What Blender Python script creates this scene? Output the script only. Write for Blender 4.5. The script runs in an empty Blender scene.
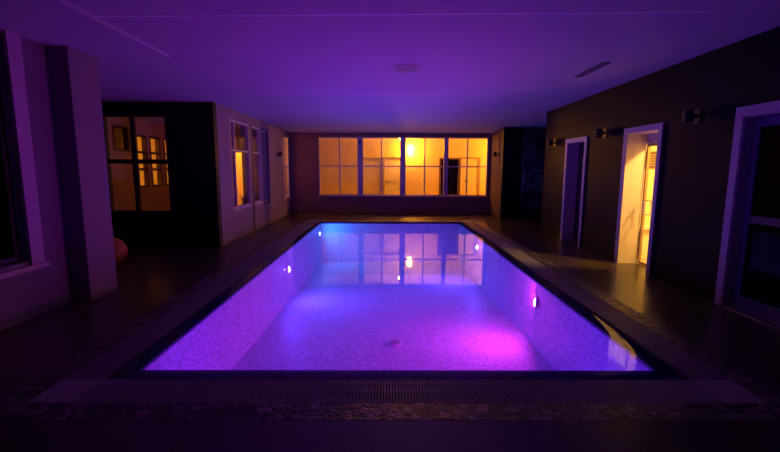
import bpy, bmesh, math, random
from mathutils import Vector, Matrix
random.seed(7)
S = bpy.context.scene
COL = S.collection

# ------------------------------------------------------------------ materials
def new_mat(name):
    m = bpy.data.materials.new(name); m.use_nodes = True
    nt = m.node_tree; nt.nodes.clear()
    out = nt.nodes.new('ShaderNodeOutputMaterial')
    return m, nt, out

def plain(name, col, rough=.6, metal=0., spec=.5, noise=0., scale=8., bump=0.):
    m, nt, out = new_mat(name)
    b = nt.nodes.new('ShaderNodeBsdfPrincipled')
    b.inputs['Roughness'].default_value = rough
    b.inputs['Metallic'].default_value = metal
    b.inputs['Specular IOR Level'].default_value = spec
    tc = nt.nodes.new('ShaderNodeTexCoord')
    n = nt.nodes.new('ShaderNodeTexNoise'); n.inputs['Scale'].default_value = scale; n.inputs['Detail'].default_value = 4
    nt.links.new(tc.outputs['Object'], n.inputs['Vector'])
    r = nt.nodes.new('ShaderNodeValToRGB')
    r.color_ramp.elements[0].position = .3; r.color_ramp.elements[1].position = .7
    r.color_ramp.elements[0].color = (*[c * (1 - noise) for c in col], 1)
    r.color_ramp.elements[1].color = (*[min(1, c * (1 + noise)) for c in col], 1)
    nt.links.new(n.outputs['Fac'], r.inputs['Fac']); nt.links.new(r.outputs['Color'], b.inputs['Base Color'])
    if bump:
        bp = nt.nodes.new('ShaderNodeBump'); bp.inputs['Strength'].default_value = bump; bp.inputs['Distance'].default_value = .01
        nt.links.new(n.outputs['Fac'], bp.inputs['Height']); nt.links.new(bp.outputs['Normal'], b.inputs['Normal'])
    nt.links.new(b.outputs[0], out.inputs[0])
    return m

def tiles(name, colA, colB, size, rough=.4, grout=None, gw=.04, spec=.5, rough_noise=0.):
    """square tiles of random tone, same on every face direction"""
    m, nt, out = new_mat(name); N = nt.nodes.new; L = nt.links.new
    b = N('ShaderNodeBsdfPrincipled'); b.inputs['Roughness'].default_value = rough; b.inputs['Specular IOR Level'].default_value = spec
    g = N('ShaderNodeNewGeometry')
    sc = N('ShaderNodeVectorMath'); sc.operation = 'MULTIPLY_ADD'
    sz = size if isinstance(size, tuple) else (size,) * 3
    sc.inputs[1].default_value = tuple(1 / s for s in sz); sc.inputs[2].default_value = (.137, .211, .317)
    L(g.outputs['Position'], sc.inputs[0])
    fl = N('ShaderNodeVectorMath'); fl.operation = 'FLOOR'; L(sc.outputs[0], fl.inputs[0])
    w = N('ShaderNodeTexWhiteNoise'); w.noise_dimensions = '3D'; L(fl.outputs[0], w.inputs['Vector'])
    mx = N('ShaderNodeMix'); mx.data_type = 'RGBA'
    mx.inputs[6].default_value = (*colA, 1); mx.inputs[7].default_value = (*colB, 1)
    L(w.outputs['Value'], mx.inputs[0])
    last = mx.outputs[2]
    if grout:
        fr = N('ShaderNodeVectorMath'); fr.operation = 'FRACTION'; L(sc.outputs[0], fr.inputs[0])
        # use the in-plane axes only: add |normal| so that the axis across the face never counts as a joint
        ab = N('ShaderNodeVectorMath'); ab.operation = 'ABSOLUTE'; L(g.outputs['True Normal'], ab.inputs[0])
        ad = N('ShaderNodeVectorMath'); ad.operation = 'ADD'; L(fr.outputs[0], ad.inputs[0]); L(ab.outputs[0], ad.inputs[1])
        sp = N('ShaderNodeSeparateXYZ'); L(ad.outputs[0], sp.inputs[0])
        m1 = N('ShaderNodeMath'); m1.operation = 'MINIMUM'; L(sp.outputs[0], m1.inputs[0]); L(sp.outputs[1], m1.inputs[1])
        m2 = N('ShaderNodeMath'); m2.operation = 'MINIMUM'; L(m1.outputs[0], m2.inputs[0]); L(sp.outputs[2], m2.inputs[1])
        lt = N('ShaderNodeMath'); lt.operation = 'LESS_THAN'; L(m2.outputs[0], lt.inputs[0]); lt.inputs[1].default_value = gw
        mg = N('ShaderNodeMix'); mg.data_type = 'RGBA'; L(lt.outputs[0], mg.inputs[0]); L(last, mg.inputs[6]); mg.inputs[7].default_value = (*grout, 1)
        last = mg.outputs[2]
    if rough_noise:
        n = N('ShaderNodeTexNoise'); n.inputs['Scale'].default_value = 6; L(g.outputs['Position'], n.inputs['Vector'])
        mr = N('ShaderNodeMapRange'); mr.inputs[3].default_value = rough - rough_noise; mr.inputs[4].default_value = rough + rough_noise
        L(n.outputs['Fac'], mr.inputs[0]); L(mr.outputs[0], b.inputs['Roughness'])
    L(last, b.inputs['Base Color']); L(b.outputs[0], out.inputs[0])
    return m

def pebble_mat(name):
    m, nt, out = new_mat(name); N = nt.nodes.new; L = nt.links.new
    b = N('ShaderNodeBsdfPrincipled'); b.inputs['Roughness'].default_value = .45
    g = N('ShaderNodeNewGeometry')
    v = N('ShaderNodeTexVoronoi'); v.inputs['Scale'].default_value = 22; L(g.outputs['Position'], v.inputs['Vector'])
    sp = N('ShaderNodeSeparateColor'); L(v.outputs['Color'], sp.inputs[0])
    r = N('ShaderNodeValToRGB'); e = r.color_ramp.elements
    e[0].color = (.012, .010, .010, 1); e[0].position = .35
    e[1].color = (.22, .15, .18, 1); e[1].position = .95
    x = e.new(.6); x.color = (.07, .045, .055, 1)
    L(sp.outputs[0], r.inputs['Fac']); L(r.outputs['Color'], b.inputs['Base Color'])
    v2 = N('ShaderNodeTexVoronoi'); v2.feature = 'DISTANCE_TO_EDGE'; v2.inputs['Scale'].default_value = 22; L(g.outputs['Position'], v2.inputs['Vector'])
    bp = N('ShaderNodeBump'); bp.inputs['Strength'].default_value = .5; bp.inputs['Distance'].default_value = .02
    L(v2.outputs['Distance'], bp.inputs['Height']); L(bp.outputs['Normal'], b.inputs['Normal'])
    L(b.outputs[0], out.inputs[0]); return m

def film(name, ior=1.33, tint=(1, 1, 1), rough=0., bump=0., bscale=4.):
    """clear sheet: lets light through, mirrors by Fresnel (water skin, window panes)"""
    m, nt, out = new_mat(name); N = nt.nodes.new; L = nt.links.new
    t = N('ShaderNodeBsdfTransparent'); t.inputs[0].default_value = (*tint, 1)
    gl = N('ShaderNodeBsdfGlossy'); gl.inputs['Roughness'].default_value = rough
    f = N('ShaderNodeFresnel'); f.inputs['IOR'].default_value = ior
    mx = N('ShaderNodeMixShader'); L(f.outputs[0], mx.inputs[0]); L(t.outputs[0], mx.inputs[1]); L(gl.outputs[0], mx.inputs[2])
    if bump:
        g = N('ShaderNodeNewGeometry')
        n = N('ShaderNodeTexNoise'); n.inputs['Scale'].default_value = bscale; n.inputs['Detail'].default_value = 2
        L(g.outputs['Position'], n.inputs['Vector'])
        bp = N('ShaderNodeBump'); bp.inputs['Strength'].default_value = bump; bp.inputs['Distance'].default_value = .05
        L(n.outputs['Fac'], bp.inputs['Height']); L(bp.outputs['Normal'], gl.inputs['Normal']); L(bp.outputs['Normal'], f.inputs['Normal'])
    L(mx.outputs[0], out.inputs[0]); return m

def pane_film(name, f0=.06, tint=(1, 1, 1)):
    """thin two-sided window glass: Schlick reflectance that is the same from either side"""
    m, nt, out = new_mat(name); N = nt.nodes.new; L = nt.links.new
    t = N('ShaderNodeBsdfTransparent'); t.inputs[0].default_value = (*tint, 1)
    gl = N('ShaderNodeBsdfGlossy'); gl.inputs['Roughness'].default_value = 0
    g = N('ShaderNodeNewGeometry'); d = N('ShaderNodeVectorMath'); d.operation = 'DOT_PRODUCT'
    L(g.outputs['Normal'], d.inputs[0]); L(g.outputs['Incoming'], d.inputs[1])
    a = N('ShaderNodeMath'); a.operation = 'ABSOLUTE'; L(d.outputs['Value'], a.inputs[0])
    o = N('ShaderNodeMath'); o.operation = 'SUBTRACT'; o.use_clamp = True; o.inputs[0].default_value = 1; L(a.outputs[0], o.inputs[1])
    p = N('ShaderNodeMath'); p.operation = 'POWER'; L(o.outputs[0], p.inputs[0]); p.inputs[1].default_value = 5
    q = N('ShaderNodeMath'); q.operation = 'MULTIPLY_ADD'; L(p.outputs[0], q.inputs[0]); q.inputs[1].default_value = 1 - f0; q.inputs[2].default_value = f0
    mx = N('ShaderNodeMixShader'); L(q.outputs[0], mx.inputs[0]); L(t.outputs[0], mx.inputs[1]); L(gl.outputs[0], mx.inputs[2])
    L(mx.outputs[0], out.inputs[0]); return m

def glow(name, col, strength):
    m, nt, out = new_mat(name)
    e = nt.nodes.new('ShaderNodeEmission'); e.inputs[0].default_value = (*col, 1); e.inputs[1].default_value = strength
    nt.links.new(e.outputs[0], out.inputs[0]); return m

def scroll_mat(name):
    m, nt, out = new_mat(name); N = nt.nodes.new; L = nt.links.new
    b = N('ShaderNodeBsdfPrincipled'); b.inputs['Roughness'].default_value = .6
    g = N('ShaderNodeNewGeometry')
    w = N('ShaderNodeTexWave'); w.wave_type = 'RINGS'; w.inputs['Scale'].default_value = 3; w.inputs['Distortion'].default_value = 9; w.inputs['Detail'].default_value = 1
    L(g.outputs['Position'], w.inputs['Vector'])
    r = N('ShaderNodeValToRGB'); e = r.color_ramp.elements
    e[0].position = .72; e[0].color = (.012, .012, .018, 1); e[1].position = .82; e[1].color = (.22, .2, .24, 1)
    L(w.outputs['Fac'], r.inputs['Fac']); L(r.outputs['Color'], b.inputs['Base Color']); L(b.outputs[0], out.inputs[0]); return m

M = dict(
    ceiling=plain('ceiling_plaster', (.46, .44, .47), .85, noise=.02, scale=2),
    plaster=plain('pale_plaster', (.20, .14, .17), .8, noise=.05, scale=5, bump=.05),
    redplaster=plain('red_brown_plaster', (.12, .05, .045), .8, noise=.06, scale=5),
    joint=plain('white_joint_strip', (.75, .72, .76), .6, noise=.02),
    tanwood=plain('tan_wood_frame', (.36, .22, .11), .45, noise=.1, scale=14),
    surround=plain('pale_surround', (.46, .33, .38), .7, noise=.04, scale=8),
    backplaster=plain('brown_plaster', (.20, .11, .10), .8, noise=.06, scale=5),
    cream=plain('cream_plaster', (.80, .68, .46), .85, noise=.03, scale=3),
    ochre=plain('ochre_plaster', (.62, .36, .16), .85, noise=.05, scale=3),
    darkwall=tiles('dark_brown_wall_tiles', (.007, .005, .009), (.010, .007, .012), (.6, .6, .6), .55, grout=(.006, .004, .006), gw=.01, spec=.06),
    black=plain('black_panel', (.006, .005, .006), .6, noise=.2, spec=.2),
    floor=tiles('dark_brown_floor_tiles', (.038, .024, .020), (.054, .034, .028), (.6, .6, .6), .3, grout=(.018, .014, .012), gw=.012, spec=.5, rough_noise=.05),
    tanfloor=tiles('tan_floor_tiles', (.40, .30, .18), (.46, .34, .2), .3, .4, grout=(.2, .15, .1), gw=.02),
    wettan=tiles('wet_tan_floor_tiles', (.40, .30, .18), (.46, .34, .2), .3, .12, grout=(.2, .15, .1), gw=.02),
    reveal=tiles('cream_reveal_tiles', (.60, .52, .42), (.68, .58, .47), (.4, .4, .45), .35, grout=(.40, .33, .26), gw=.012),
    mosaic=tiles('pale_pool_mosaic', (.41, .41, .48), (.82, .82, .90), .022, .5, grout=(.5, .5, .55), gw=.08),
    navy=tiles('navy_lip_mosaic', (.014, .015, .10), (.022, .024, .16), .025, .35, grout=(.012, .012, .02), gw=.08),
    grate=plain('pale_plastic_grating', (.26, .22, .25), .5, noise=.08, scale=20),
    gutter=plain('dark_gutter', (.03, .03, .04), .6),
    stone=plain('pale_stone_slab', (.30, .26, .29), .5, noise=.1, scale=14),
    pebble=pebble_mat('broken_stone_mosaic'),
    water=film('clear_pool_water', 1.36, (.94, .97, 1), 0., .012, 1.6),
    glass=pane_film('window_glass', .06, (.95, .95, .95)),
    tintglass=pane_film('smoky_glass', .02, (.30, .28, .29)),
    frame=plain('pale_painted_frame', (.40, .33, .38), .5, noise=.05, scale=12),
    darkframe=plain('dark_brown_frame', (.025, .014, .012), .5, noise=.15, scale=12),
    woodframe=plain('brown_wood_frame', (.12, .05, .03), .5, noise=.2, scale=14),
    whitetrim=plain('white_door_frame', (.38, .32, .36), .5, noise=.03, scale=10),
    whitedoor=plain('white_painted_door', (.80, .72, .55), .5, noise=.03, scale=6),
    darkdoor=plain('dark_timber_door', (.035, .018, .012), .5, noise=.2, scale=10),
    bluecloth=plain('blue_grey_cloth', (.10, .09, .16), .9, noise=.1, scale=20),
    metal=plain('brushed_metal', (.55, .52, .48), .3, metal=1., noise=.05, scale=30),
    blackplastic=plain('black_plastic', (.012, .011, .012), .45, noise=.1),
    whiteplastic=plain('white_plastic', (.7, .7, .72), .45, noise=.03),
    grille=plain('grey_grille', (.44, .40, .43), .6, noise=.1, scale=30),
    slot=plain('dark_slot', (.14, .12, .14), .6),
    orange=plain('orange_rubber', (.42, .13, .01), .5, noise=.2, scale=9, bump=.1),
    leaf=plain('dark_leaf', (.02, .05, .015), .5, noise=.3),
    pot=plain('brown_pot', (.10, .05, .03), .6, noise=.1),
    soil=plain('potting_soil', (.03, .02, .015), .9, noise=.3, scale=30),
    marble=plain('pale_bench_tile', (.78, .7, .55), .35, noise=.05, scale=5),
    slatwood=plain('brown_slat_wood', (.22, .13, .06), .6, noise=.2, scale=12),
    darkglass=pane_film('dark_glass', .03, (.06, .05, .05)),
    scroll=scroll_mat('scroll_pattern_cloth'),
)

# ------------------------------------------------------------------ mesh helpers
class MB:
    def __init__(s): s.bm = bmesh.new()
    def box(s, x0, x1, y0, y1, z0, z1, bevel=0.):
        r = bmesh.ops.create_cube(s.bm, size=1)
        for v in r['verts']:
            v.co = Vector(((x0 + x1) / 2 + v.co.x * (x1 - x0), (y0 + y1) / 2 + v.co.y * (y1 - y0), (z0 + z1) / 2 + v.co.z * (z1 - z0)))
        if bevel:
            es = list({e for v in r['verts'] for e in v.link_edges})
            bmesh.ops.bevel(s.bm, geom=es, offset=bevel, segments=2, affect='EDGES', profile=.5)
        return s
    def cyl(s, c, axis, r, h, n=24, r2=None):
        q = Vector((0, 0, 1)).rotation_difference(Vector(axis)).to_matrix().to_4x4()
        bmesh.ops.create_cone(s.bm, cap_ends=True, segments=n, radius1=r, radius2=r if r2 is None else r2, depth=h, matrix=Matrix.Translation(c) @ q)
        return s
    def lathe(s, prof, c=(0, 0, 0), axis=(0, 0, 1), n=24):
        q = Vector((0, 0, 1)).rotation_difference(Vector(axis)).to_matrix()
        rings = []
        for r, z in prof:
            rings.append([s.bm.verts.new(Vector(c) + q @ Vector((max(r, 1e-4) * math.cos(a), max(r, 1e-4) * math.sin(a), z))) for a in [2 * math.pi * k / n for k in range(n)]])
        for a, b in zip(rings, rings[1:]):
            for k in range(n): s.bm.faces.new((a[k], a[(k + 1) % n], b[(k + 1) % n], b[k]))
        s.bm.faces.new(rings[0][::-1]); s.bm.faces.new(rings[-1])
        return s
    def tube(s, pts, r, n=8):
        pts = [Vector(p) for p in pts]; rings = []
        for i, p in enumerate(pts):
            t = (pts[min(i + 1, len(pts) - 1)] - pts[max(i - 1, 0)]).normalized()
            u = t.cross(Vector((0, 0, 1)) if abs(t.z) < .9 else Vector((1, 0, 0))).normalized(); w = t.cross(u)
            rings.append([s.bm.verts.new(p + r * (math.cos(2 * math.pi * k / n) * u + math.sin(2 * math.pi * k / n) * w)) for k in range(n)])
        for a, b in zip(rings, rings[1:]):
            for k in range(n): s.bm.faces.new((a[k], a[(k + 1) % n], b[(k + 1) % n], b[k]))
        s.bm.faces.new(rings[0][::-1]); s.bm.faces.new(rings[-1])
        return s
    def face(s, pts):
        s.bm.faces.new([s.bm.verts.new(Vector(p)) for p in pts]); return s
    def build(s, name, mat, parent=None, smooth=False):
        bmesh.ops.recalc_face_normals(s.bm, faces=s.bm.faces)
        me = bpy.data.meshes.new(name)
        org = Vector((0, 0, 0))
        if parent is not None: org = parent.matrix_world.translation.copy() if parent.parent is None else world_loc(parent)
        if org.length: bmesh.ops.translate(s.bm, verts=s.bm.verts, vec=-org)
        s.bm.to_mesh(me); s.bm.free()
        o = bpy.data.objects.new(name, me); COL.objects.link(o); me.materials.append(M[mat] if isinstance(mat, str) else mat)
        if smooth:
            for p in me.polygons: p.use_smooth = True
            me.set_sharp_from_angle(angle=math.radians(40))
        if parent is not None: o.parent = parent
        return o

def world_loc(o):
    v = Vector((0, 0, 0))
    while o is not None: v += o.location; o = o.parent
    return v

def tag(o, label, cat=None, group=None, kind=None):
    o['label'] = label
    if cat: o['category'] = cat
    if group: o['group'] = group
    if kind: o['kind'] = kind
    return o

def root(name, loc, label, cat, group=None, kind=None):
    o = bpy.data.objects.new(name, None); COL.objects.link(o); o.location = loc; o.empty_display_size = .1
    bpy.context.view_layer.update()
    return tag(o, label, cat, group, kind)

def copy_tree(o, loc, rot=None, parent=None):
    c = o.copy(); COL.objects.link(c)
    if parent is None:
        c.location = loc
        if rot is not None: c.rotation_euler = rot
    else: c.parent = parent
    for ch in list(o.children): copy_tree(ch, None, None, c)
    return c

def holed(name, mat, axis, a0, a1, u0, u1, z0, z1, holes, label, cat='wall'):
    """wall slab: axis 'x' -> thickness a0..a1 in x, running u0..u1 in y. holes = (u0,u1,z0,z1)"""
    mb = MB()
    us = sorted({u0, u1, *[h[0] for h in holes], *[h[1] for h in holes]})
    for p, q in zip(us, us[1:]):
        zs = [z0]
        hs = sorted([h for h in holes if h[0] <= p + 1e-6 and h[1] >= q - 1e-6], key=lambda h: h[2])
        spans = []; z = z0
        for h in hs:
            if h[2] > z + 1e-6: spans.append((z, h[2]))
            z = h[3]
        if z < z1 - 1e-6: spans.append((z, z1))
        for s0, s1 in spans:
            if axis == 'x': mb.box(a0, a1, p, q, s0, s1)
            else: mb.box(p, q, a0, a1, s0, s1)
    bmesh.ops.remove_doubles(mb.bm, verts=mb.bm.verts, dist=1e-5)
    return tag(mb.build(name, mat), label, cat, kind='structure')

# ------------------------------------------------------------------ dimensions (metres)
PX0, PX1, PY0, PY1 = -1.92, 2.11, 3.06, 12.0           # inner edge of the basin
LX0, LX1, LY0, LY1 = -2.09, 2.28, 2.89, 12.17          # outer edge of the wet lip
GX0, GX1, GY0, GY1 = -2.38, 2.57, 2.57, 12.46          # outer edge of the grating
BX0, BX1, BY0, BY1 = -2.57, 2.76, 2.38, 12.65          # outer edge of the stone border
PN, PF = -.86, -1.20
PD = PN + (PF - PN) * (5.70 - PY0) / (PY1 - PY0) + .004                                              # basin floor
XR, XL, YB = 3.86, -3.30, 14.37
CN, CF = 3.05, 3.05                                    # ceiling near / far

# ------------------------------------------------------------------ floor, ceiling
f = MB()
f.box(-6.7, BX0, -2.6, 8.25, -.2, 0).box(XL - .2, BX0, 8.25, 14.37, -.2, 0).box(BX1, 4.16, -2.6, 14.37, -.2, 0).box(4.16, 5.2, -2.6, 4.8, -.2, 0).box(4.16, 5.2, 7.85, 14.37, -.2, 0).box(BX0, BX1, -2.6, BY0, -.2, 0).box(BX0, BX1, BY1, 14.37, -.2, 0)
tag(f.build('floor', 'floor'), 'dark brown tiled floor around the pool', 'floor', kind='structure')
c = MB()
def ceil_z(x, y):
    """the plaster ceiling falls a few centimetres towards the left and towards the end wall"""
    L_ = [(-3, 2.85), (5.2, 2.85), (7.3, 2.78), (10.3, 2.77), (14.7, 2.75)]; R_ = [(-3, 2.97), (5.2, 2.95), (7.3, 2.94), (10.3, 2.92), (14.7, 2.75)]
    def ip(T):
        for (a, za), (b_, zb) in zip(T, T[1:]):
            if a <= y <= b_: return za + (zb - za) * (y - a) / (b_ - a)
    t = min(1, max(0, (x + 3.4) / 7.26)); return ip(L_) * (1 - t) + ip(R_) * t
xs = [-6.7, -3.4, -1.6, .2, 2.0, 3.86, 5.0]; ys = [-2.6, 0, 2.6, 5.2, 6.2, 7.3, 8.8, 10.3, 12.5, 14.57]
gb = [[c.bm.verts.new((x, y, ceil_z(x, y))) for y in ys] for x in xs]; gt = [[c.bm.verts.new((x, y, 3.15)) for y in ys] for x in xs]
for i in range(len(xs) - 1):
    for j in range(len(ys) - 1):
        c.bm.faces.new((gb[i][j], gb[i][j + 1], gb[i + 1][j + 1], gb[i + 1][j])); c.bm.faces.new((gt[i][j], gt[i + 1][j], gt[i + 1][j + 1], gt[i][j + 1]))
for i in range(len(xs) - 1):
    for j in (0, len(ys) - 1): c.bm.faces.new((gb[i][j], gb[i + 1][j], gt[i + 1][j], gt[i][j]))
for j in range(len(ys) - 1):
    for i in (0, len(xs) - 1): c.bm.faces.new((gb[i][j], gb[i][j + 1], gt[i][j + 1], gt[i][j]))
tag(c.build('ceiling', 'ceiling', None, True), 'plain plaster ceiling lit violet by the pool', 'ceiling', kind='structure')
tag(MB().box(-6.6, -2.58, -2.5, 5.16, 2.83, 2.90).build('trim_1', 'ceiling'), 'lowered ceiling soffit over the left pillar', 'soffit', kind='structure')
for nm, x0, x1, yy, lab in (('trim_2', -2.58, 2.9, 3.88, 'thin raised joint line across the near ceiling'), ('trim_13', -2.9, 2.6, 7.55, 'thin raised joint line across the ceiling beyond the round grille')):
    jb = MB(); dz = .003
    for (ya, yb_) in ((yy, yy + .035),):
        q = [(x0, ya), (x1, ya), (x1, yb_), (x0, yb_)]
        v0 = [jb.bm.verts.new((x, y, ceil_z(x, y) - dz)) for x, y in q]; v1 = [jb.bm.verts.new((x, y, ceil_z(x, y) + .01)) for x, y in q]
        jb.bm.faces.new(v0); jb.bm.faces.new(v1)
        for k in range(4): jb.bm.faces.new((v0[k], v0[(k + 1) % 4], v1[(k + 1) % 4], v1[k]))
    tag(jb.build(nm, 'joint'), lab, 'trim', kind='structure')

# ------------------------------------------------------------------ walls
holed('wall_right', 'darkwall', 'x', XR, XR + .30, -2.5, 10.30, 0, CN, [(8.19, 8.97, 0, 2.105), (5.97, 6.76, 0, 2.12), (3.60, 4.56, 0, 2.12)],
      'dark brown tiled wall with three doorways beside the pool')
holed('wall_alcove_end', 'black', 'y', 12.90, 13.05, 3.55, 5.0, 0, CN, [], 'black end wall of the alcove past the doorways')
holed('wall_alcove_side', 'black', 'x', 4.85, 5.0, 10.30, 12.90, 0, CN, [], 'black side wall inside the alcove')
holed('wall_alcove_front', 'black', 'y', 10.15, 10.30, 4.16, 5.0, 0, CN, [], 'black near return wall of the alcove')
holed('wall_right_far', 'redplaster', 'x', 3.55, 3.70, 13.05, 14.37, 0, CF, [], 'short brown wall between alcove and lit window row')
holed('wall_back', 'backplaster', 'y', YB, YB + .2, -3.5, 3.70, 0, CF, [(-2.36, 3.46, .62, 2.62)], 'brown end wall below and around the lit window row')
holed('wall_left_far', 'plaster', 'x', XL - .2, XL, 8.25, YB, 0, CF, [(8.92, 10.13, .66, 2.57), (10.15, 10.33, 0, 2.57), (10.35, 11.0, .66, 2.57), (11.1, 11.75, .6, 2.57), (13.4, 14.12, .57, 2.6)],
      'pale plaster wall with tall windows along the far left')
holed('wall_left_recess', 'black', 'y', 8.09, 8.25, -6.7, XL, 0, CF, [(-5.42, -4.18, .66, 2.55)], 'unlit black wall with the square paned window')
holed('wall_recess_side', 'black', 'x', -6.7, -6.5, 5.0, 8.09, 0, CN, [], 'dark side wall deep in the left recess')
holed('wall_left', 'plaster', 'x', -3.85, -3.65, -2.5, 4.68, 0, 2.83, [(2.8, 4.17, .59, 2.80)], 'pale plaster wall at the near left with a tall window')
holed('wall_recess_near', 'plaster', 'y', 4.85, 5.0, -6.7, -3.85, 0, 2.83, [], 'plaster wall closing the left recess behind the pillar')
holed('wall_front', 'plaster', 'y', -2.6, -2.5, -3.85, 4.2, 0, CN, [], 'plaster wall behind the viewer')
tag(MB().box(-3.85, -3.43, 4.68, 5.16, 0, 2.83, .006).build('pillar', 'plaster'), 'square plaster pillar standing at the near left', 'pillar', kind='structure')

# ------------------------------------------------------------------ pool
b = MB()
fl = [(LX0, LY0, PN), (LX1, LY0, PN), (LX1, LY1, PF), (LX0, LY1, PF)]
b.face(fl); b.face([(x, y, PF - .15) for x, y, z in fl])
for k in range(4): b.face([fl[k], fl[(k + 1) % 4], (*fl[(k + 1) % 4][:2], PF - .15), (*fl[k][:2], PF - .15)])
b.box(LX0, PX0, LY0, LY1, PF - .15, -.045).box(PX1, LX1, LY0, LY1, PF - .15, -.045).box(PX0, PX1, LY0, PY0, PF - .15, -.045).box(PX0, PX1, PY1, LY1, PF - .15, -.045)
tag(b.build('pool_basin', 'mosaic'), 'sunken rectangular swimming pool basin lined with pale mosaic', 'pool', kind='structure')
# wet lip: sloping navy mosaic ring between water and grating
def ring(mb, a, za, b_, zb):
    (ax0, ax1, ay0, ay1), (bx0, bx1, by0, by1) = a, b_
    A = [(ax0, ay0), (ax1, ay0), (ax1, ay1), (ax0, ay1)]; B = [(bx0, by0), (bx1, by0), (bx1, by1), (bx0, by1)]
    for k in range(4):
        j = (k + 1) % 4
        mb.face([(*A[k], za), (*B[k], zb), (*B[j], zb), (*A[j], za)])
P_, Lp = (PX0, PX1, PY0, PY1), (LX0, LX1, LY0, LY1)
lip = MB()
ring(lip, P_, -.018, Lp, -.040); ring(lip, P_, -.045, P_, -.018); ring(lip, P_, -.045, Lp, -.0449); ring(lip, Lp, -.040, Lp, -.045)
bmesh.ops.remove_doubles(lip.bm, verts=lip.bm.verts, dist=1e-5)
tag(lip.build('trim_3', 'navy'), 'dark navy mosaic lip running round the water edge', 'pool lip', kind='structure')
w = MB()
def rect_at(t): return (PX0 + (LX0 - PX0) * t, PX1 + (LX1 - PX1) * t, PY0 + (LY0 - PY0) * t, PY1 + (LY1 - PY1) * t)
prof = [(0, -.006), (.25, -.0068), (.5, -.0095), (.75, -.0160), (.93, -.026)]
for (t0, z0), (t1, z1) in zip(prof, prof[1:]): ring(w, rect_at(t0), z0, rect_at(t1), z1)
w.face([(PX0, PY0, -.006), (PX1, PY0, -.006), (PX1, PY1, -.006), (PX0, PY1, -.006)])
bmesh.ops.remove_doubles(w.bm, verts=w.bm.verts, dist=1e-5)
wo = w.build('pool_water', 'water')
for p in wo.data.polygons: p.use_smooth = True
for p in wo.data.polygons:
    if p.normal.z < 0: p.flip()
wo.data.update()
tag(wo, 'still clear water filling the pool to its lip', 'water', kind='stuff')

# gutter channel under the gratings
g = MB()
g.box(GX0, GX1, GY0, LY0, -.16, -.12).box(GX0, GX1, LY1, GY1, -.16, -.12).box(GX0, LX0, LY0, LY1, -.16, -.12).box(LX1, GX1, LY0, LY1, -.16, -.12)
tag(g.build('trim_4', 'gutter'), 'dark overflow channel under the gratings', 'gutter', kind='structure')
# gratings, one per side
def grating(x0, x1, y0, y1, along, label):
    mb = MB(); z0, z1 = -.032, -.002; p = .021; e = .003
    x0 += e; x1 -= e; y0 += e; y1 -= e
    if along == 'x':
        n = int((x1 - x0) / p)
        for k in range(n):
            a = x0 + (k + .5) * (x1 - x0) / n; mb.box(a - .0055, a + .0055, y0, y1, z0, z1)
        for q in (.12, .5, .88): yy = y0 + q * (y1 - y0); mb.box(x0, x1, yy - .006, yy + .006, z0 - .008, z1 - .008)
    else:
        n = int((y1 - y0) / p)
        for k in range(n):
            a = y0 + (k + .5) * (y1 - y0) / n; mb.box(x0, x1, a - .0055, a + .0055, z0, z1)
        for q in (.12, .5, .88): xx = x0 + q * (x1 - x0); mb.box(xx - .006, xx + .006, y0, y1, z0 - .008, z1 - .008)
    return tag(mb.build('overflow_grating', 'grate'), label, 'grating', 'overflow gratings round the pool')
grating(LX0, LX1, GY0, LY0, 'x', 'slatted overflow grating along the near short edge of the pool')
grating(LX0, LX1, LY1, GY1, 'x', 'slatted overflow grating along the far pool edge below the window row')
grating(GX0, LX0, LY0, LY1, 'y', 'long slatted overflow grating on the pool side by the pillar')
grating(LX1, GX1, LY0, LY1, 'y', 'long slatted overflow grating on the pool side by the doorways')
for (x0, x1, y0, y1, lab) in ((GX0, LX0, GY0, LY0, 'pale stone corner slab at the near left pool corner'), (LX1, GX1, GY0, LY0, 'pale stone corner slab at the near right pool corner'),
                              (GX0, LX0, LY1, GY1, 'pale stone corner slab at the far left pool corner'), (LX1, GX1, LY1, GY1, 'pale stone corner slab at the far right pool corner')):
    tag(MB().box(x0 + .003, x1 - .003, y0 + .003, y1 - .003, -.12, -.001, .003).build('corner_slab', 'stone'), lab, 'stone slab', 'corner slabs of the pool surround')
# broken-stone border
s = MB()
s.box(BX0, BX1, BY0, GY0, -.2, .0015).box(BX0, BX1, GY1, BY1, -.2, .0015).box(BX0, GX0, GY0, GY1, -.2, .0015).box(GX1, BX1, GY0, GY1, -.2, .0015)
tag(s.build('trim_5', 'pebble'), 'border band of broken stone pieces round the gratings', 'stone border', kind='structure')

# pool lights
def pool_light(loc, face, col, strength, label, r=.075):
    t = root('pool_light', loc, label, 'pool light', 'underwater pool lights')
    L0 = Vector(loc); n = Vector(face)
    ringm = MB(); ringm.lathe([(r * 1.45, 0), (r * 1.45, .012), (r * 1.25, .022), (r * 1.02, .022), (r * 1.02, .012), (r * .5, .010), (.001, .010)], c=L0, axis=n, n=28)
    ringm.build('bezel', 'whiteplastic', t, True)
    lens = MB(); lens.lathe([(r, .0115), (r * .95, .020), (r * .6, .027), (.001, .029)], c=L0, axis=n, n=28)
    lens.build('lens', glow('pool_lamp_glow', col, strength), t, True)
    return t
pool_light((PX1 - .02, 5.59, -.30), (-1, .30, .05), (1.0, .04, 1.0), 1250, 'magenta underwater light glowing in the near right pool wall', .058)
pool_light((PX0, 7.88, -.40), (1, 0, 0), (.09, .04, 1.0), 2400, 'white violet underwater light in the middle of the left pool wall', .05)
pool_light((PX0, 11.55, -.27), (1, 0, 0), (.02, .20, 1.0), 1900, 'small blue underwater light at the far left pool corner', .042)
pool_light((PX1, 9.46, -.25), (-1, 0, 0), (.13, .06, 1.0), 3600, 'small underwater light in the right pool wall nearer the windows', .042)
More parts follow.
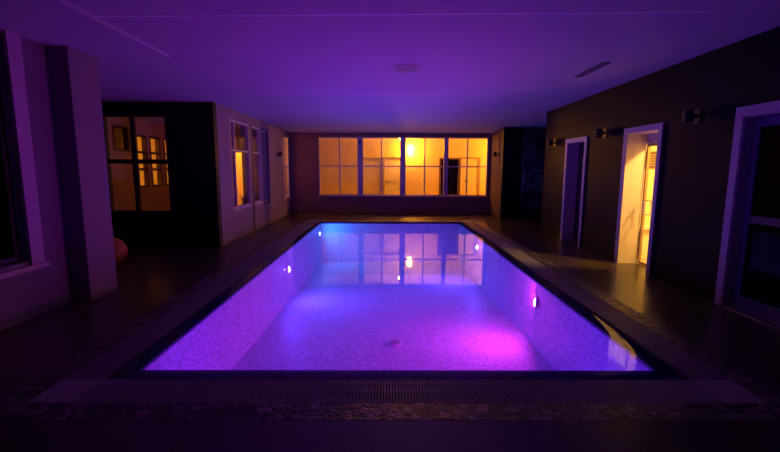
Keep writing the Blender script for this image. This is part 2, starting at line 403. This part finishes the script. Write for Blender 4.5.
pool_light((-.95, PY0, -.45), (0, 1, 0), (.14, .012, 1.0), 380, 'added unseen violet fill light in the near pool wall, towards the pillar', .058)  # unseen lamp, added to even out the light in the basin
pool_light((1.15, PY0, -.45), (0, 1, 0), (.05, .014, 1.0), 380, 'added unseen violet fill light in the near pool wall, towards the doorways', .058)  # second added lamp, hidden below the near edge, fills the basin
# drain
t = root('floor_drain', (.11, 5.70, PD), 'round drain cover in the middle of the pool floor', 'drain')
MB().lathe([(.11, 0), (.11, .012), (.095, .02), (.08, .02)], c=(.11, 5.70, PD + .001), n=32).build('rim', 'whiteplastic', t, True)
d = MB()
for k in range(9):
    yy = -.066 + k * .0165; hw = math.sqrt(max(.078 ** 2 - yy ** 2, .0005)); d.box(.11 - hw, .11 + hw, 5.70 + yy - .005, 5.70 + yy + .005, PD + .0215, PD + .028)
d.build('grid', 'grille', t)

# ------------------------------------------------------------------ windows
def window(name, axis, a, depth, u0, u1, z0, z1, label, cols, rows, fw=.045, mw=.03, frame='frame', glass='glass', sill=0, side=-1, uu=None):
    """framed window in a wall hole; axis 'y': plane y=a; 'x': plane x=a. cols/rows: inner bar positions. side: direction of the pool room"""
    def pt(mb, p0, p1, q0, q1, d0, d1, bev=0):
        d0, d1 = min(d0, d1), max(d0, d1)
        if axis == 'y': mb.box(p0, p1, a + d0, a + d1, q0, q1, bev)
        else: mb.box(a + d0, a + d1, p0, p1, q0, q1, bev)
    loc = ((u0 + u1) / 2, a, z0) if axis == 'y' else (a, (u0 + u1) / 2, z0)
    t = root(name, loc, label, 'window', kind='structure')
    h = depth / 2
    mb = MB()
    pt(mb, u0, u0 + fw, z0, z1, -h, h); pt(mb, u1 - fw, u1, z0, z1, -h, h); pt(mb, u0 + fw, u1 - fw, z0, z0 + fw, -h, h); pt(mb, u0 + fw, u1 - fw, z1 - fw, z1, -h, h)
    mb.build('window_frame', frame, t)
    mb = MB()
    for cpos in cols: pt(mb, cpos - mw / 2, cpos + mw / 2, z0 + fw, z1 - fw, -h * .7, h * .7)
    for rpos in rows: pt(mb, u0 + fw, u1 - fw, rpos - mw / 2, rpos + mw / 2, -h * .6, h * .6)
    if cols or rows: mb.build('glazing_bars', frame, t)
    mb = MB()
    if axis == 'y': mb.face([(u0 + fw, a, z0 + fw), (u1 - fw, a, z0 + fw), (u1 - fw, a, z1 - fw), (u0 + fw, a, z1 - fw)])
    else: mb.face([(a, u0 + fw, z0 + fw), (a, u1 - fw, z0 + fw), (a, u1 - fw, z1 - fw), (a, u0 + fw, z1 - fw)])
    mb.build('pane', glass, t)
    if sill:
        mb = MB(); pt(mb, u0 - .03, u1 + .03, z0 - .03, z0, side * (h - .02), side * (h + sill)); mb.build('window_sill', frame, t)
    return t
# the lit row: four two-by-two windows between posts
names = ['leftmost lit window of the end wall row, four amber panes', 'second lit window from the left in the end wall row',
         'third lit window in the end wall row, before the bright lamp', 'rightmost lit window of the end wall row, before the dark doorway']
edges = [(-2.34, -.99), (-.86, .47), (.60, 1.97), (2.06, 3.45)]
mids = [-1.63, -.195, 1.285, 2.745]
for k, ((u0, u1), md) in enumerate(zip(edges, mids)):
    window('window_%d' % (k + 1), 'y', YB + .06, .09, u0, u1, .63, 2.61, names[k], [md], [1.63], fw=.03, mw=.045, frame='frame')
for k, (u0, u1) in enumerate(((-.99, -.86), (.47, .60), (1.97, 2.06))):
    tag(MB().box(u0, u1, YB - .005, YB + .2, .62, 2.62).build('trim_%d' % (6 + k), 'frame'),
        ['window post with the small black sensor, in the end wall row', 'window post beside the bright lamp in the end wall row', 'window post before the dark corridor doorway'][k], 'window post', kind='structure')
tag(MB().box(-2.40, 3.50, YB - .05, YB + .0, .59, .625, .004).build('trim_9', 'frame'), 'long pale sill under the lit window row', 'window sill', kind='structure')
# left wall glazing
window('window_5', 'x', XL - .05, .08, 8.92, 10.13, .66, 2.57, 'nearer tall window of the left wall with the bright doorway behind', [9.22], [1.93], frame='frame', side=1, sill=.03)
tag(MB().box(XL - .12, XL - .02, 10.16, 10.32, 0, 2.57).build('trim_10', 'woodframe'), 'brown wooden post reaching the floor between left wall windows', 'door post', kind='structure')
window('window_6', 'x', XL - .05, .08, 10.35, 11.0, .66, 2.57, 'tall window of the left wall just past the brown wooden post', [], [1.93], frame='frame', side=1, sill=.03)
window('window_7', 'x', XL - .05, .08, 13.4, 14.12, .57, 2.6, 'slim window at the far end of the left wall', [13.6], [1.6], frame='frame', side=1, sill=.03)
t = root('roller_blind', (XL - .06, 11.425, .6), 'blue grey blind closed over the left wall opening beside the tall window', 'blind')
MB().box(XL - .075, XL - .068, 11.105, 11.745, .66, 2.5).build('cloth', 'bluecloth', t)
MB().cyl((XL - .07, 11.425, 2.53), (0, 1, 0), .03, .638).build('roller', 'frame', t, True)
MB().box(XL - .085, XL - .058, 11.105, 11.745, .63, .66, .004).build('bottom_bar', 'frame', t)
# black recess wall window
window('window_8', 'y', 8.14, .09, -5.42, -4.18, .66, 2.55, 'square dark framed window in the black recess wall', [-4.86], [1.66], fw=.05, mw=.085, frame='darkframe')
# near left window
window('window_9', 'x', -3.77, .08, 2.8, 4.17, .59, 2.80, 'tall dark window in the near left wall', [3.5], [1.9], fw=.06, frame='darkframe', glass='tintglass')
tr = MB().box(-3.655, -3.62, 4.17, 4.33, .55, 2.83).box(-3.655, -3.62, 2.64, 2.8, .55, 2.83).box(-3.655, -3.60, 2.60, 4.36, .50, .55)
tag(tr.build('trim_11', 'surround'), 'pale surround of the tall window at the near left', 'window surround', kind='structure')

# ------------------------------------------------------------------ doors on the right
def door_frame(t, y0, y1, z1, fw, proud=.03, depth=.06):
    mb = MB()
    mb.box(XR - proud, XR + depth, y0, y0 + fw, 0, z1).box(XR - proud, XR + depth, y1 - fw, y1, 0, z1).box(XR - proud, XR + depth, y0 + fw, y1 - fw, z1 - fw, z1)
    return mb.build('door_frame', 'whitetrim', t)
def lining(t, y0, y1, z1, mat, x1):
    mb = MB()
    mb.box(XR - .022, x1, y0, y0 + .012, 0, z1).box(XR - .022, x1, y1 - .012, y1, 0, z1).box(XR - .022, x1, y0 + .012, y1 - .012, z1 - .012, z1)
    return mb.build('door_lining', mat, t)
def lever(t, x, y, z, sgn, name='door_handle'):
    mb = MB().cyl((x, y, z), (1, 0, 0), .025, .012).tube([(x, y, z), (x - .045, y, z), (x - .05, y + sgn * .02, z), (x - .05, y + sgn * .12, z)], .009)
    return mb.build(name, 'metal', t, True)
# door 1 (dark)
d1 = root('door_1', (XR, 8.58, 0), 'white framed doorway with a dark door, furthest along the right wall', 'door', kind='structure')
door_frame(d1, 8.11, 9.05, 2.185, .08); lining(d1, 8.19, 8.97, 2.105, 'frame', XR + .30)
lf = MB().box(XR + .22, XR + .26, 8.205, 8.955, .005, 2.09, .003).build('door_leaf', 'darkdoor', d1)
pn = MB()
for z0, z1 in ((.15, .95), (1.1, 1.95)): pn.box(XR + .212, XR + .22, 8.32, 8.84, z0, z1, .003)
pn.build('leaf_panel', 'darkdoor', lf)
lever(lf, XR + .215, 8.27, 1.02, 1)
# door 2 (bright)
d2 = root('door_2', (XR, 6.365, 0), 'white framed doorway glowing yellow, middle of the right wall', 'door', kind='structure')
door_frame(d2, 5.89, 6.84, 2.20, .08); lining(d2, 5.97, 6.76, 2.12, 'reveal', XR + .30)
XG = XR + .33
gd = MB()
gd.box(XG - .02, XG + .02, 6.715, 6.75, .01, 1.96).box(XG - .02, XG + .02, 5.98, 6.03, .01, 1.96).box(XG - .02, XG + .02, 6.03, 6.715, 1.92, 1.96).box(XG - .02, XG + .02, 6.03, 6.715, .01, .045)
lf = gd.build('door_leaf', 'tanwood', d2)
MB().face([(XG, 6.03, .045), (XG, 6.715, .045), (XG, 6.715, 1.92), (XG, 6.03, 1.92)]).build('pane', 'glass', lf)
MB().tube([(XG - .01, 6.64, .84), (XG - .06, 6.64, .84), (XG - .06, 6.64, 1.06), (XG - .01, 6.64, 1.06)], .011).tube([(XG - .06, 6.64, .84), (XG - .06, 6.46, .84), (XG - .06, 6.46, 1.06), (XG - .06, 6.64, 1.06)], .011).build('pull_handle', 'metal', lf, True)
MB().box(XG - .03, XG + .03, 5.98, 6.75, 1.965, 2.115).build('transom_panel', 'frame', d2)
# door 3 (nearest, glazed, dark)
d3 = root('door_3', (XR, 4.08, 0), 'white framed glazed door nearest the viewer on the right wall', 'door', kind='structure')
door_frame(d3, 3.50, 4.66, 2.222, .10, .035); lining(d3, 3.60, 4.56, 2.12, 'whitetrim', XR + .12)
gd = MB()
XD = XR + .10
gd.box(XD - .025, XD + .025, 4.46, 4.545, .01, 2.10).box(XD - .025, XD + .025, 3.615, 3.70, .01, 2.10).box(XD - .025, XD + .025, 3.70, 4.46, 2.0, 2.10).box(XD - .025, XD + .025, 3.70, 4.46, .01, .16)
lf = gd.build('door_leaf', 'bluecloth', d3)
MB().box(XD - .028, XD + .028, 3.70, 4.46, .98, 1.06).build('mid_rail', 'woodframe', lf)
MB().face([(XD, 3.70, .16), (XD, 4.46, .16), (XD, 4.46, .98), (XD, 3.70, .98)]).face([(XD, 3.70, 1.06), (XD, 4.46, 1.06), (XD, 4.46, 2.0), (XD, 3.70, 2.0)]).build('pane', 'tintglass', lf)
lever(lf, XD - .03, 3.66, 1.02, 1)
tag(MB().box(XR - .02, XR + .3, 3.6, 4.56, -.0, .012).build('trim_12', 'metal'), 'metal threshold strip under the nearest glazed door', 'threshold', kind='structure')

# room behind the glowing doorway
holed('wall_steam_room', 'cream', 'y', 7.75, 7.85, 4.16, 6.3, 0, 2.6, [], 'bright cream wall seen inside the glowing doorway')
holed('wall_steam_room_side', 'cream', 'x', 6.2, 6.3, 4.9, 7.75, 0, 2.6, [], 'cream side wall inside the glowing doorway')
holed('wall_steam_room_near', 'cream', 'y', 4.8, 4.9, 4.16, 6.3, 0, 2.6, [], 'cream near wall inside the glowing doorway')
tag(MB().box(4.16, 6.3, 4.8, 7.85, -.1, -.0).build('floor_steam_room', 'wettan'), 'tan tiled floor inside the glowing doorway', 'floor', kind='structure')
tag(MB().box(4.16, 6.3, 4.8, 7.85, 2.6, 2.7).build('ceiling_steam_room', 'cream'), 'low cream ceiling inside the glowing doorway', 'ceiling', kind='structure')
t = root('wall_bench', (5.2, 7.5, 0), 'pale tiled bench inside the glowing doorway', 'bench')
MB().box(4.4, 6.19, 7.2, 7.74, .50, .56, .01).build('seat', 'marble', t)
MB().box(4.5, 6.19, 7.28, 7.74, 0, .50).build('base', 'marble', t)
t = root('wall_grille', (4.86, 7.74, 1.7), 'brown slatted grille high on the wall inside the glowing doorway', 'grille')
mb = MB()
for k in range(6): mb.box(4.70, 5.14, 7.715, 7.728, 1.60 + k * .045, 1.63 + k * .045)
mb.build('slat_panel', 'slatwood', t)
MB().box(4.67, 4.70, 7.71, 7.745, 1.58, 1.88).box(5.14, 5.17, 7.71, 7.745, 1.58, 1.88).box(4.70, 5.14, 7.71, 7.745, 1.855, 1.88).box(4.70, 5.14, 7.71, 7.745, 1.575, 1.6).build('frame', 'woodframe', t)
t = root('ceiling_lamp', (5.0, 5.75, 2.6), 'round yellow ceiling lamp lighting the room behind the glowing doorway', 'lamp', 'indoor lamps')
MB().lathe([(.17, 0), (.17, -.03), (.15, -.035)], c=(5.0, 5.75, 2.6), n=32).build('base', 'whiteplastic', t, True)
MB().lathe([(.15, -.035), (.13, -.07), (.08, -.09), (.001, -.095)], c=(5.0, 5.75, 2.6), n=32).build('lamp_shade', glow('yellow_lamp_glow', (1, .585, .12), 720), t, True)

# rooms behind door 1 and door 3: dark closets
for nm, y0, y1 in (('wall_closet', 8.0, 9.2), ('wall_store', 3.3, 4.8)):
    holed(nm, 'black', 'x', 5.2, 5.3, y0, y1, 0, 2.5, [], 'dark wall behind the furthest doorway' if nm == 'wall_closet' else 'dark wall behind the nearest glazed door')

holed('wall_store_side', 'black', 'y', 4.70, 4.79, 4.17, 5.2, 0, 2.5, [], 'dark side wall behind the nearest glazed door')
# ------------------------------------------------------------------ corridor behind the lit windows
CY = 17.0
holed('wall_corridor', 'cream', 'y', CY, CY + .15, -4.5, 5.2, 0, 2.9, [(-1.0, -.3, 0, 1.95), (-.12, .66, 0, 1.97), (2.17, 2.9, 0, 1.95), (2.98, 3.72, 0, 1.97)], 'amber lit corridor wall behind the window row')
holed('wall_corridor_left', 'cream', 'x', -4.65, -4.5, 14.57, CY, 0, 2.9, [], 'amber left end wall of the corridor')
holed('wall_corridor_right', 'cream', 'x', 5.2, 5.35, 14.57, CY, 0, 2.9, [], 'amber right end wall of the corridor')
holed('wall_corridor_front', 'cream', 'y', 14.57, 14.62, 3.7, 5.2, 0, 2.9, [], 'corridor wall beside the window row')
tag(MB().box(-4.6, 5.3, 14.57, CY + 1.2, -.1, -.0).build('floor_corridor', 'tanfloor'), 'tan corridor floor behind the window row', 'floor', kind='structure')
tag(MB().box(-4.6, 5.3, 14.57, CY, 2.9, 3.0).build('ceiling_corridor', 'cream'), 'amber corridor ceiling behind the window row', 'ceiling', kind='structure')
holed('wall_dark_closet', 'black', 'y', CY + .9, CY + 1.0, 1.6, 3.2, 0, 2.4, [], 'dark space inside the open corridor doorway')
def corridor_door(name, x0, x1, z1, label, hx, hz, sgn, mat='whitedoor', leaf=True):
    t = root(name, ((x0 + x1) / 2, CY, 0), label, 'door', kind='structure')
    w = .06
    fm = 'whitetrim' if leaf else 'woodframe'
    MB().box(x0 - w, x0 + .01, CY - .025, CY + .1, 0, z1 + w).box(x1 - .01, x1 + w, CY - .025, CY + .1, 0, z1 + w).box(x0 + .01, x1 - .01, CY - .025, CY + .1, z1, z1 + w).build('door_frame', fm, t)
    if leaf:
        lf = MB().box(x0 + .012, x1 - .012, CY + .03, CY + .07, .005, z1 - .003, .003).build('door_leaf', mat, t)
        pm = MB()
        for a, b_ in ((.15, .85), (1.0, z1 - .15)): pm.box(x0 + .13, x1 - .13, CY + .022, CY + .03, a, b_, .003)
        pm.build('leaf_panel', mat, lf)
        if sgn > 0: MB().cyl((hx, CY + .022, hz), (0, 1, 0), .028, .02).tube([(hx, CY + .015, hz), (hx, CY - .03, hz), (hx + sgn * .13, CY - .03, hz)], .013).build('door_handle', 'blackplastic', lf, True)
    return t
corridor_door('door_4', -1.0, -.3, 1.93, 'panelled corridor door behind the second lit window', -.42, 1.0, -1)
corridor_door('door_5', -.12, .66, 1.97, 'corridor door with a black lever, next to the bright lamp', -.03, 1.02, 1)
corridor_door('door_6', 2.17, 2.9, 1.93, 'open dark doorway in the corridor behind the rightmost window', 0, 0, 0, leaf=False)
corridor_door('door_7', 2.98, 3.72, 1.97, 'closed corridor door right beside the open dark doorway', 3.18, 1.08, 1)
t = root('wall_sconce', (.93, CY, 2.28), 'bright glowing sconce on the corridor wall behind the third window', 'wall lamp', 'corridor lamps')
MB().box(.86, 1.00, CY - .02, CY - .0, 2.10, 2.46, .005).build('backplate', 'metal', t)
MB().lathe([(.04, -.2), (.085, -.18), (.10, -.05), (.10, .1), (.09, .2), (.05, .21)], c=(.93, CY - .13, 2.28), n=24).build('lamp_shade', glow('amber_lamp_glow', (1, .36, .012), 260), t, True)
t = root('ceiling_lamp', (.50, 15.6, 2.9), 'small corridor ceiling lamp peeping past the window post', 'lamp', 'corridor lamps')
MB().cyl((.50, 15.6, 2.80), (0, 0, 1), .03, .2).build('stem', 'metal', t, True)
MB().lathe([(.05, .05), (.07, .0), (.05, -.06), (.001, -.075)], c=(.50, 15.6, 2.66), n=20).build('lamp_shade', glow('amber_bulb_glow', (1, .40, .02), 160), t, True)
t = root('wall_sconce', (5.2, 16.2, 2.2), 'corridor sconce out of sight past the end of the window row', 'wall lamp', 'corridor lamps')
MB().box(5.18, 5.2, 16.13, 16.27, 2.02, 2.38, .005).build('backplate', 'metal', t)
MB().lathe([(.04, -.2), (.085, -.18), (.10, -.05), (.10, .1), (.09, .2), (.05, .21)], c=(5.07, 16.2, 2.2), n=24).build('lamp_shade', glow('amber_lamp_glow_far', (1, .36, .012), 260), t, True)
# things on window posts and walls
tag(MB().box(-.955, -.905, YB - .045, YB - .0045, 2.40, 2.48, .006).build('motion_sensor', 'blackplastic'), 'small black sensor box on the first window post', 'sensor')

# ------------------------------------------------------------------ side room behind the left windows
holed('wall_deep_room_end', 'cream', 'y', 13.2, 13.35, -9.6, -6.6, 0, 2.9, [], 'amber end wall beyond the side room partition')
holed('wall_side_room_end', 'ochre', 'y', 13.2, 13.35, -6.6, XL - .2, 0, 2.9, [(-4.80, -4.30, 0, 2.03)], 'ochre end wall of the side room behind the left windows')
holed('wall_side_room_far', 'cream', 'x', -9.6, -9.45, 8.25, 13.2, 0, 2.9, [], 'amber wall furthest into the side room')
holed('wall_side_room_near', 'ochre', 'y', 8.25, 8.3, -9.6, -6.7, 0, 2.9, [], 'ochre near wall of the side room')
tag(MB().box(-9.6, XL - .2, 8.25, 14.9, -.1, -.0).build('floor_side_room', 'tanfloor'), 'tan floor of the side room behind the left windows', 'floor', kind='structure')
tag(MB().box(-9.6, -6.6, 8.25, 13.35, 2.9, 3.0).build('ceiling_side_room', 'cream'), 'ceiling of the side room behind the left windows', 'ceiling', kind='structure')
holed('wall_partition', 'ochre', 'x', -6.6, -6.5, 8.25, 13.2, 0, 2.9, [(10.05, 10.68, 1.95, 2.55), (10.74, 11.45, 1.02, 2.4), (11.58, 12.1, 1.02, 2.4), (12.3, 12.95, 1.02, 2.4)], 'inner partition wall of the side room')
for k, (y0, y1, z1, mm, lab) in enumerate(((10.05, 10.68, 2.55, 'darkglass', 'dark inner window at the near end of the side room partition'), (10.74, 11.45, 2.4, 'glass', 'first lit inner window of the side room partition'),
                              (11.58, 12.1, 2.4, 'glass', 'second lit inner window of the side room partition'), (12.3, 12.95, 2.4, 'glass', 'last lit inner window of the side room partition'))):
    window('window_%d' % (10 + k), 'x', -6.55, .12, y0, y1, 1.02 if k else 1.95, z1, lab, [], [1.95, 1.5] if k else [], fw=.05, mw=.06, frame='woodframe', glass=mm)
holed('wall_far_closet', 'cream', 'y', 14.4, 14.5, -5.6, XL - .2, 0, 2.9, [], 'bright wall behind the lit inner doorway')
holed('wall_far_closet_side', 'cream', 'x', -5.7, -5.6, 13.35, 14.4, 0, 2.9, [], 'bright side wall behind the lit inner doorway')
CS = ceil_z(-4.5, 13.9)
t = root('ceiling_lamp', (-4.5, 13.9, CS), 'amber ceiling lamp behind the lit inner doorway at the left', 'lamp', 'indoor lamps')
MB().cyl((-4.5, 13.9, CS - .015), (0, 0, 1), .13, .03).build('base', 'whiteplastic', t, True)
MB().lathe([(.12, -.03), (.11, -.07), (.001, -.10)], c=(-4.5, 13.9, CS), n=24).build('lamp_shade', glow('amber_lamp_glow_left', (1, .44, .04), 420), t, True)
t = root('ceiling_lamp', (-8.2, 11.2, 2.9), 'amber ceiling lamp behind the side room partition', 'lamp', 'indoor lamps')
MB().cyl((-8.2, 11.2, 2.885), (0, 0, 1), .16, .03).build('base', 'whiteplastic', t, True)
MB().lathe([(.15, -.03), (.13, -.07), (.001, -.10)], c=(-8.2, 11.2, 2.9), n=24).build('lamp_shade', glow('amber_lamp_glow_deep', (1, .42, .03), 230), t, True)
CS = ceil_z(-5.0, 10.2)  # lamp added out of view to brighten the side room
t = root('ceiling_lamp', (-5.0, 10.2, CS), 'added unseen dim fill lamp of the side room, above the window heads', 'lamp', 'indoor lamps')
MB().cyl((-5.0, 10.2, CS - .01), (0, 0, 1), .08, .02).build('base', 'whiteplastic', t, True)
MB().lathe([(.07, -.02), (.06, -.04), (.001, -.055)], c=(-5.0, 10.2, CS), n=24).build('lamp_shade', glow('added_fill_glow', (1, .34, .03), 60), t, True)
# potted plant in front of the lit inner doorway
t = root('potted_plant', (-3.98, 11.5, 0), 'dark leafy potted plant behind the tall left wall window', 'plant')
MB().lathe([(.11, 0), (.15, .28), (.16, .30), (.14, .30), (.13, .27)], c=(-3.98, 11.5, 0), n=24).build('pot', 'pot', t, True)
MB().lathe([(.128, .262), (.12, .268), (.001, .272)], c=(-3.98, 11.5, 0), n=20).build('soil', 'soil', t, True)
st = MB()
st.tube([(-3.98, 11.5, .26), (-3.97, 11.5, .5), (-3.99, 11.49, .74)], .012); st.build('stem', 'pot', t, True)
lm = MB()
for k in range(34):
    a = random.uniform(0, 2 * math.pi); z = random.uniform(.42, .80); ln = random.uniform(.10, .20); e = random.uniform(-.2, .8)
    o_ = Vector((-3.98, 11.5, z)); dr = Vector((math.cos(a) * math.cos(e), math.sin(a) * math.cos(e), math.sin(e))); sd = dr.cross(Vector((0, 0, 1))).normalized() * .03
    lm.face([o_, o_ + dr * ln * .5 + sd, o_ + dr * ln + Vector((0, 0, -.02)), o_ + dr * ln * .5 - sd])
lm.build('leaves', 'leaf', t)

# ------------------------------------------------------------------ fittings in the pool hall
CG = ceil_z(.25, 5.85) + .003; CV = ceil_z(2.80, 6.05) + .002
t = root('ceiling_grille', (.25, 5.85, CG), 'round flush grille in the middle of the ceiling', 'ceiling grille')
MB().lathe([(.23, 0), (.225, -.010), (.19, -.014)], c=(.25, 5.85, CG), n=40).build('rim', 'grille', t, True)
mb = MB()
for r in (.05, .09, .13, .17): mb.lathe([(r + .012, -.0145), (r + .012, -.02), (r - .012, -.02), (r - .012, -.0145)], c=(.25, 5.85, CG), n=32)
mb.build('grid', 'grille', t, True)
t = root('linear_vent', (2.85, 6.05, CV), 'narrow slot vent in the ceiling above the glowing doorway', 'vent')
MB().box(2.795, 2.905, 5.62, 6.46, CV - .012, CV).build('frame', 'slot', t)
mb = MB()
for k in range(3): mb.box(2.812 + k * .032, 2.824 + k * .032, 5.64, 6.44, CV - .018, CV - .012)
mb.build('louvre', 'slot', t)

def sconce(name, loc, rz, label, first=[None]):
    if first[0] is None:
        t = root(name, (0, 0, 0), label, 'wall lamp', 'unlit black wall lamps')
        MB().box(-.012, 0, -.06, .06, -.09, .09, .004).build('backplate', 'blackplastic', t)
        MB().box(-.06, -.012, -.02, .02, -.02, .02, .003).build('arm', 'blackplastic', t)
        MB().lathe([(.035, -.075), (.055, -.07), (.06, .0), (.055, .07), (.035, .075)], c=(-.115, 0, 0), n=24).build('lamp_shade', 'blackplastic', t, True)
        first[0] = t
    else:
        t = copy_tree(first[0], (0, 0, 0)); t['label'] = label
    t.location = loc; t.rotation_euler = (0, 0, rz); return t
sconce('wall_sconce', (XR, 5.28, 2.21), 0, 'unlit black wall lamp between the glazed door and the glowing doorway')
sconce('wall_sconce', (XR, 7.49, 2.19), 0, 'unlit black wall lamp between the glowing doorway and the dark doorway')
sconce('wall_sconce', (XR, 9.70, 2.16), 0, 'unlit black wall lamp past the furthest dark doorway')
sconce('wall_sconce', (3.55, 13.45, 2.02), 0, 'unlit black wall lamp on the short brown wall by the alcove')
sconce('wall_sconce', (XL, 12.55, 1.96), math.pi, 'unlit black wall lamp on the pale left wall before the slim window')

# patterned curtain in the alcove
t = root('alcove_curtain', (4.45, 12.83, 0), 'dark scroll patterned curtain hanging in the alcove', 'curtain')
mb = MB(); N = 60; vs = []
for k in range(N + 1):
    x = 4.12 + .66 * k / N; y = 12.80 + .025 * math.sin(k * .9)
    vs.append((mb.bm.verts.new((x, y, .03)), mb.bm.verts.new((x, y, 2.78))))
for a, b_ in zip(vs, vs[1:]): mb.bm.faces.new((a[0], b_[0], b_[1], a[1]))
o = mb.build('cloth', 'scroll', t, True)
sm = o.modifiers.new('thickness', 'SOLIDIFY'); sm.thickness = .004
MB().cyl((4.45, 12.80, 2.80), (1, 0, 0), .014, .78, 16).build('rail', 'blackplastic', t, True)

# ball
t = root('exercise_ball', (-4.38, 6.5, 0), 'dim orange round ball on the floor behind the near left pillar', 'ball')
prof = []
for k in range(25):
    a = -math.pi / 2 + math.pi * k / 24; rr = .225 * math.cos(a); prof.append((rr + (.002 if k % 2 else 0), .225 + .225 * math.sin(a)))
MB().lathe(prof, c=(-4.38, 6.5, 0), n=40).build('shell', 'orange', t, True)
MB().cyl((-4.38, 6.5, .451), (0, 0, 1), .012, .006).build('plug', 'whiteplastic', t)

# ------------------------------------------------------------------ world, camera, render look
wd = bpy.data.worlds.new('night'); S.world = wd; wd.use_nodes = True
bg = wd.node_tree.nodes['Background']; bg.inputs[0].default_value = (.004, .003, .010, 1); bg.inputs[1].default_value = .3

f_px, pitch, yaw, roll = 415.108, .1365, .0071, .0047
cam = bpy.data.objects.new('camera', bpy.data.cameras.new('camera')); COL.objects.link(cam)
fw = Vector((math.sin(yaw) * math.cos(pitch), math.cos(yaw) * math.cos(pitch), -math.sin(pitch)))
rt = Vector((math.cos(yaw), -math.sin(yaw), 0)); up = rt.cross(fw)
r2 = math.cos(roll) * rt + math.sin(roll) * up; u2 = -math.sin(roll) * rt + math.cos(roll) * up
cam.matrix_world = Matrix(((r2.x, u2.x, -fw.x, 0), (r2.y, u2.y, -fw.y, 0), (r2.z, u2.z, -fw.z, 1.54), (0, 0, 0, 1)))
cam.data.sensor_width = 36; cam.data.lens = f_px * 36 / 780; cam.data.clip_start = .05
S.camera = cam
S.view_settings.view_transform = 'Standard'; S.view_settings.look = 'None'; S.view_settings.gamma = 1; S.view_settings.use_curve_mapping = False
S.view_settings.exposure = 0
cy = S.cycles
cy.use_denoising = True
cy.max_bounces = 10; cy.diffuse_bounces = 6; cy.glossy_bounces = 5; cy.transparent_max_bounces = 24
cy.sample_clamp_indirect = 4; cy.caustics_reflective = True
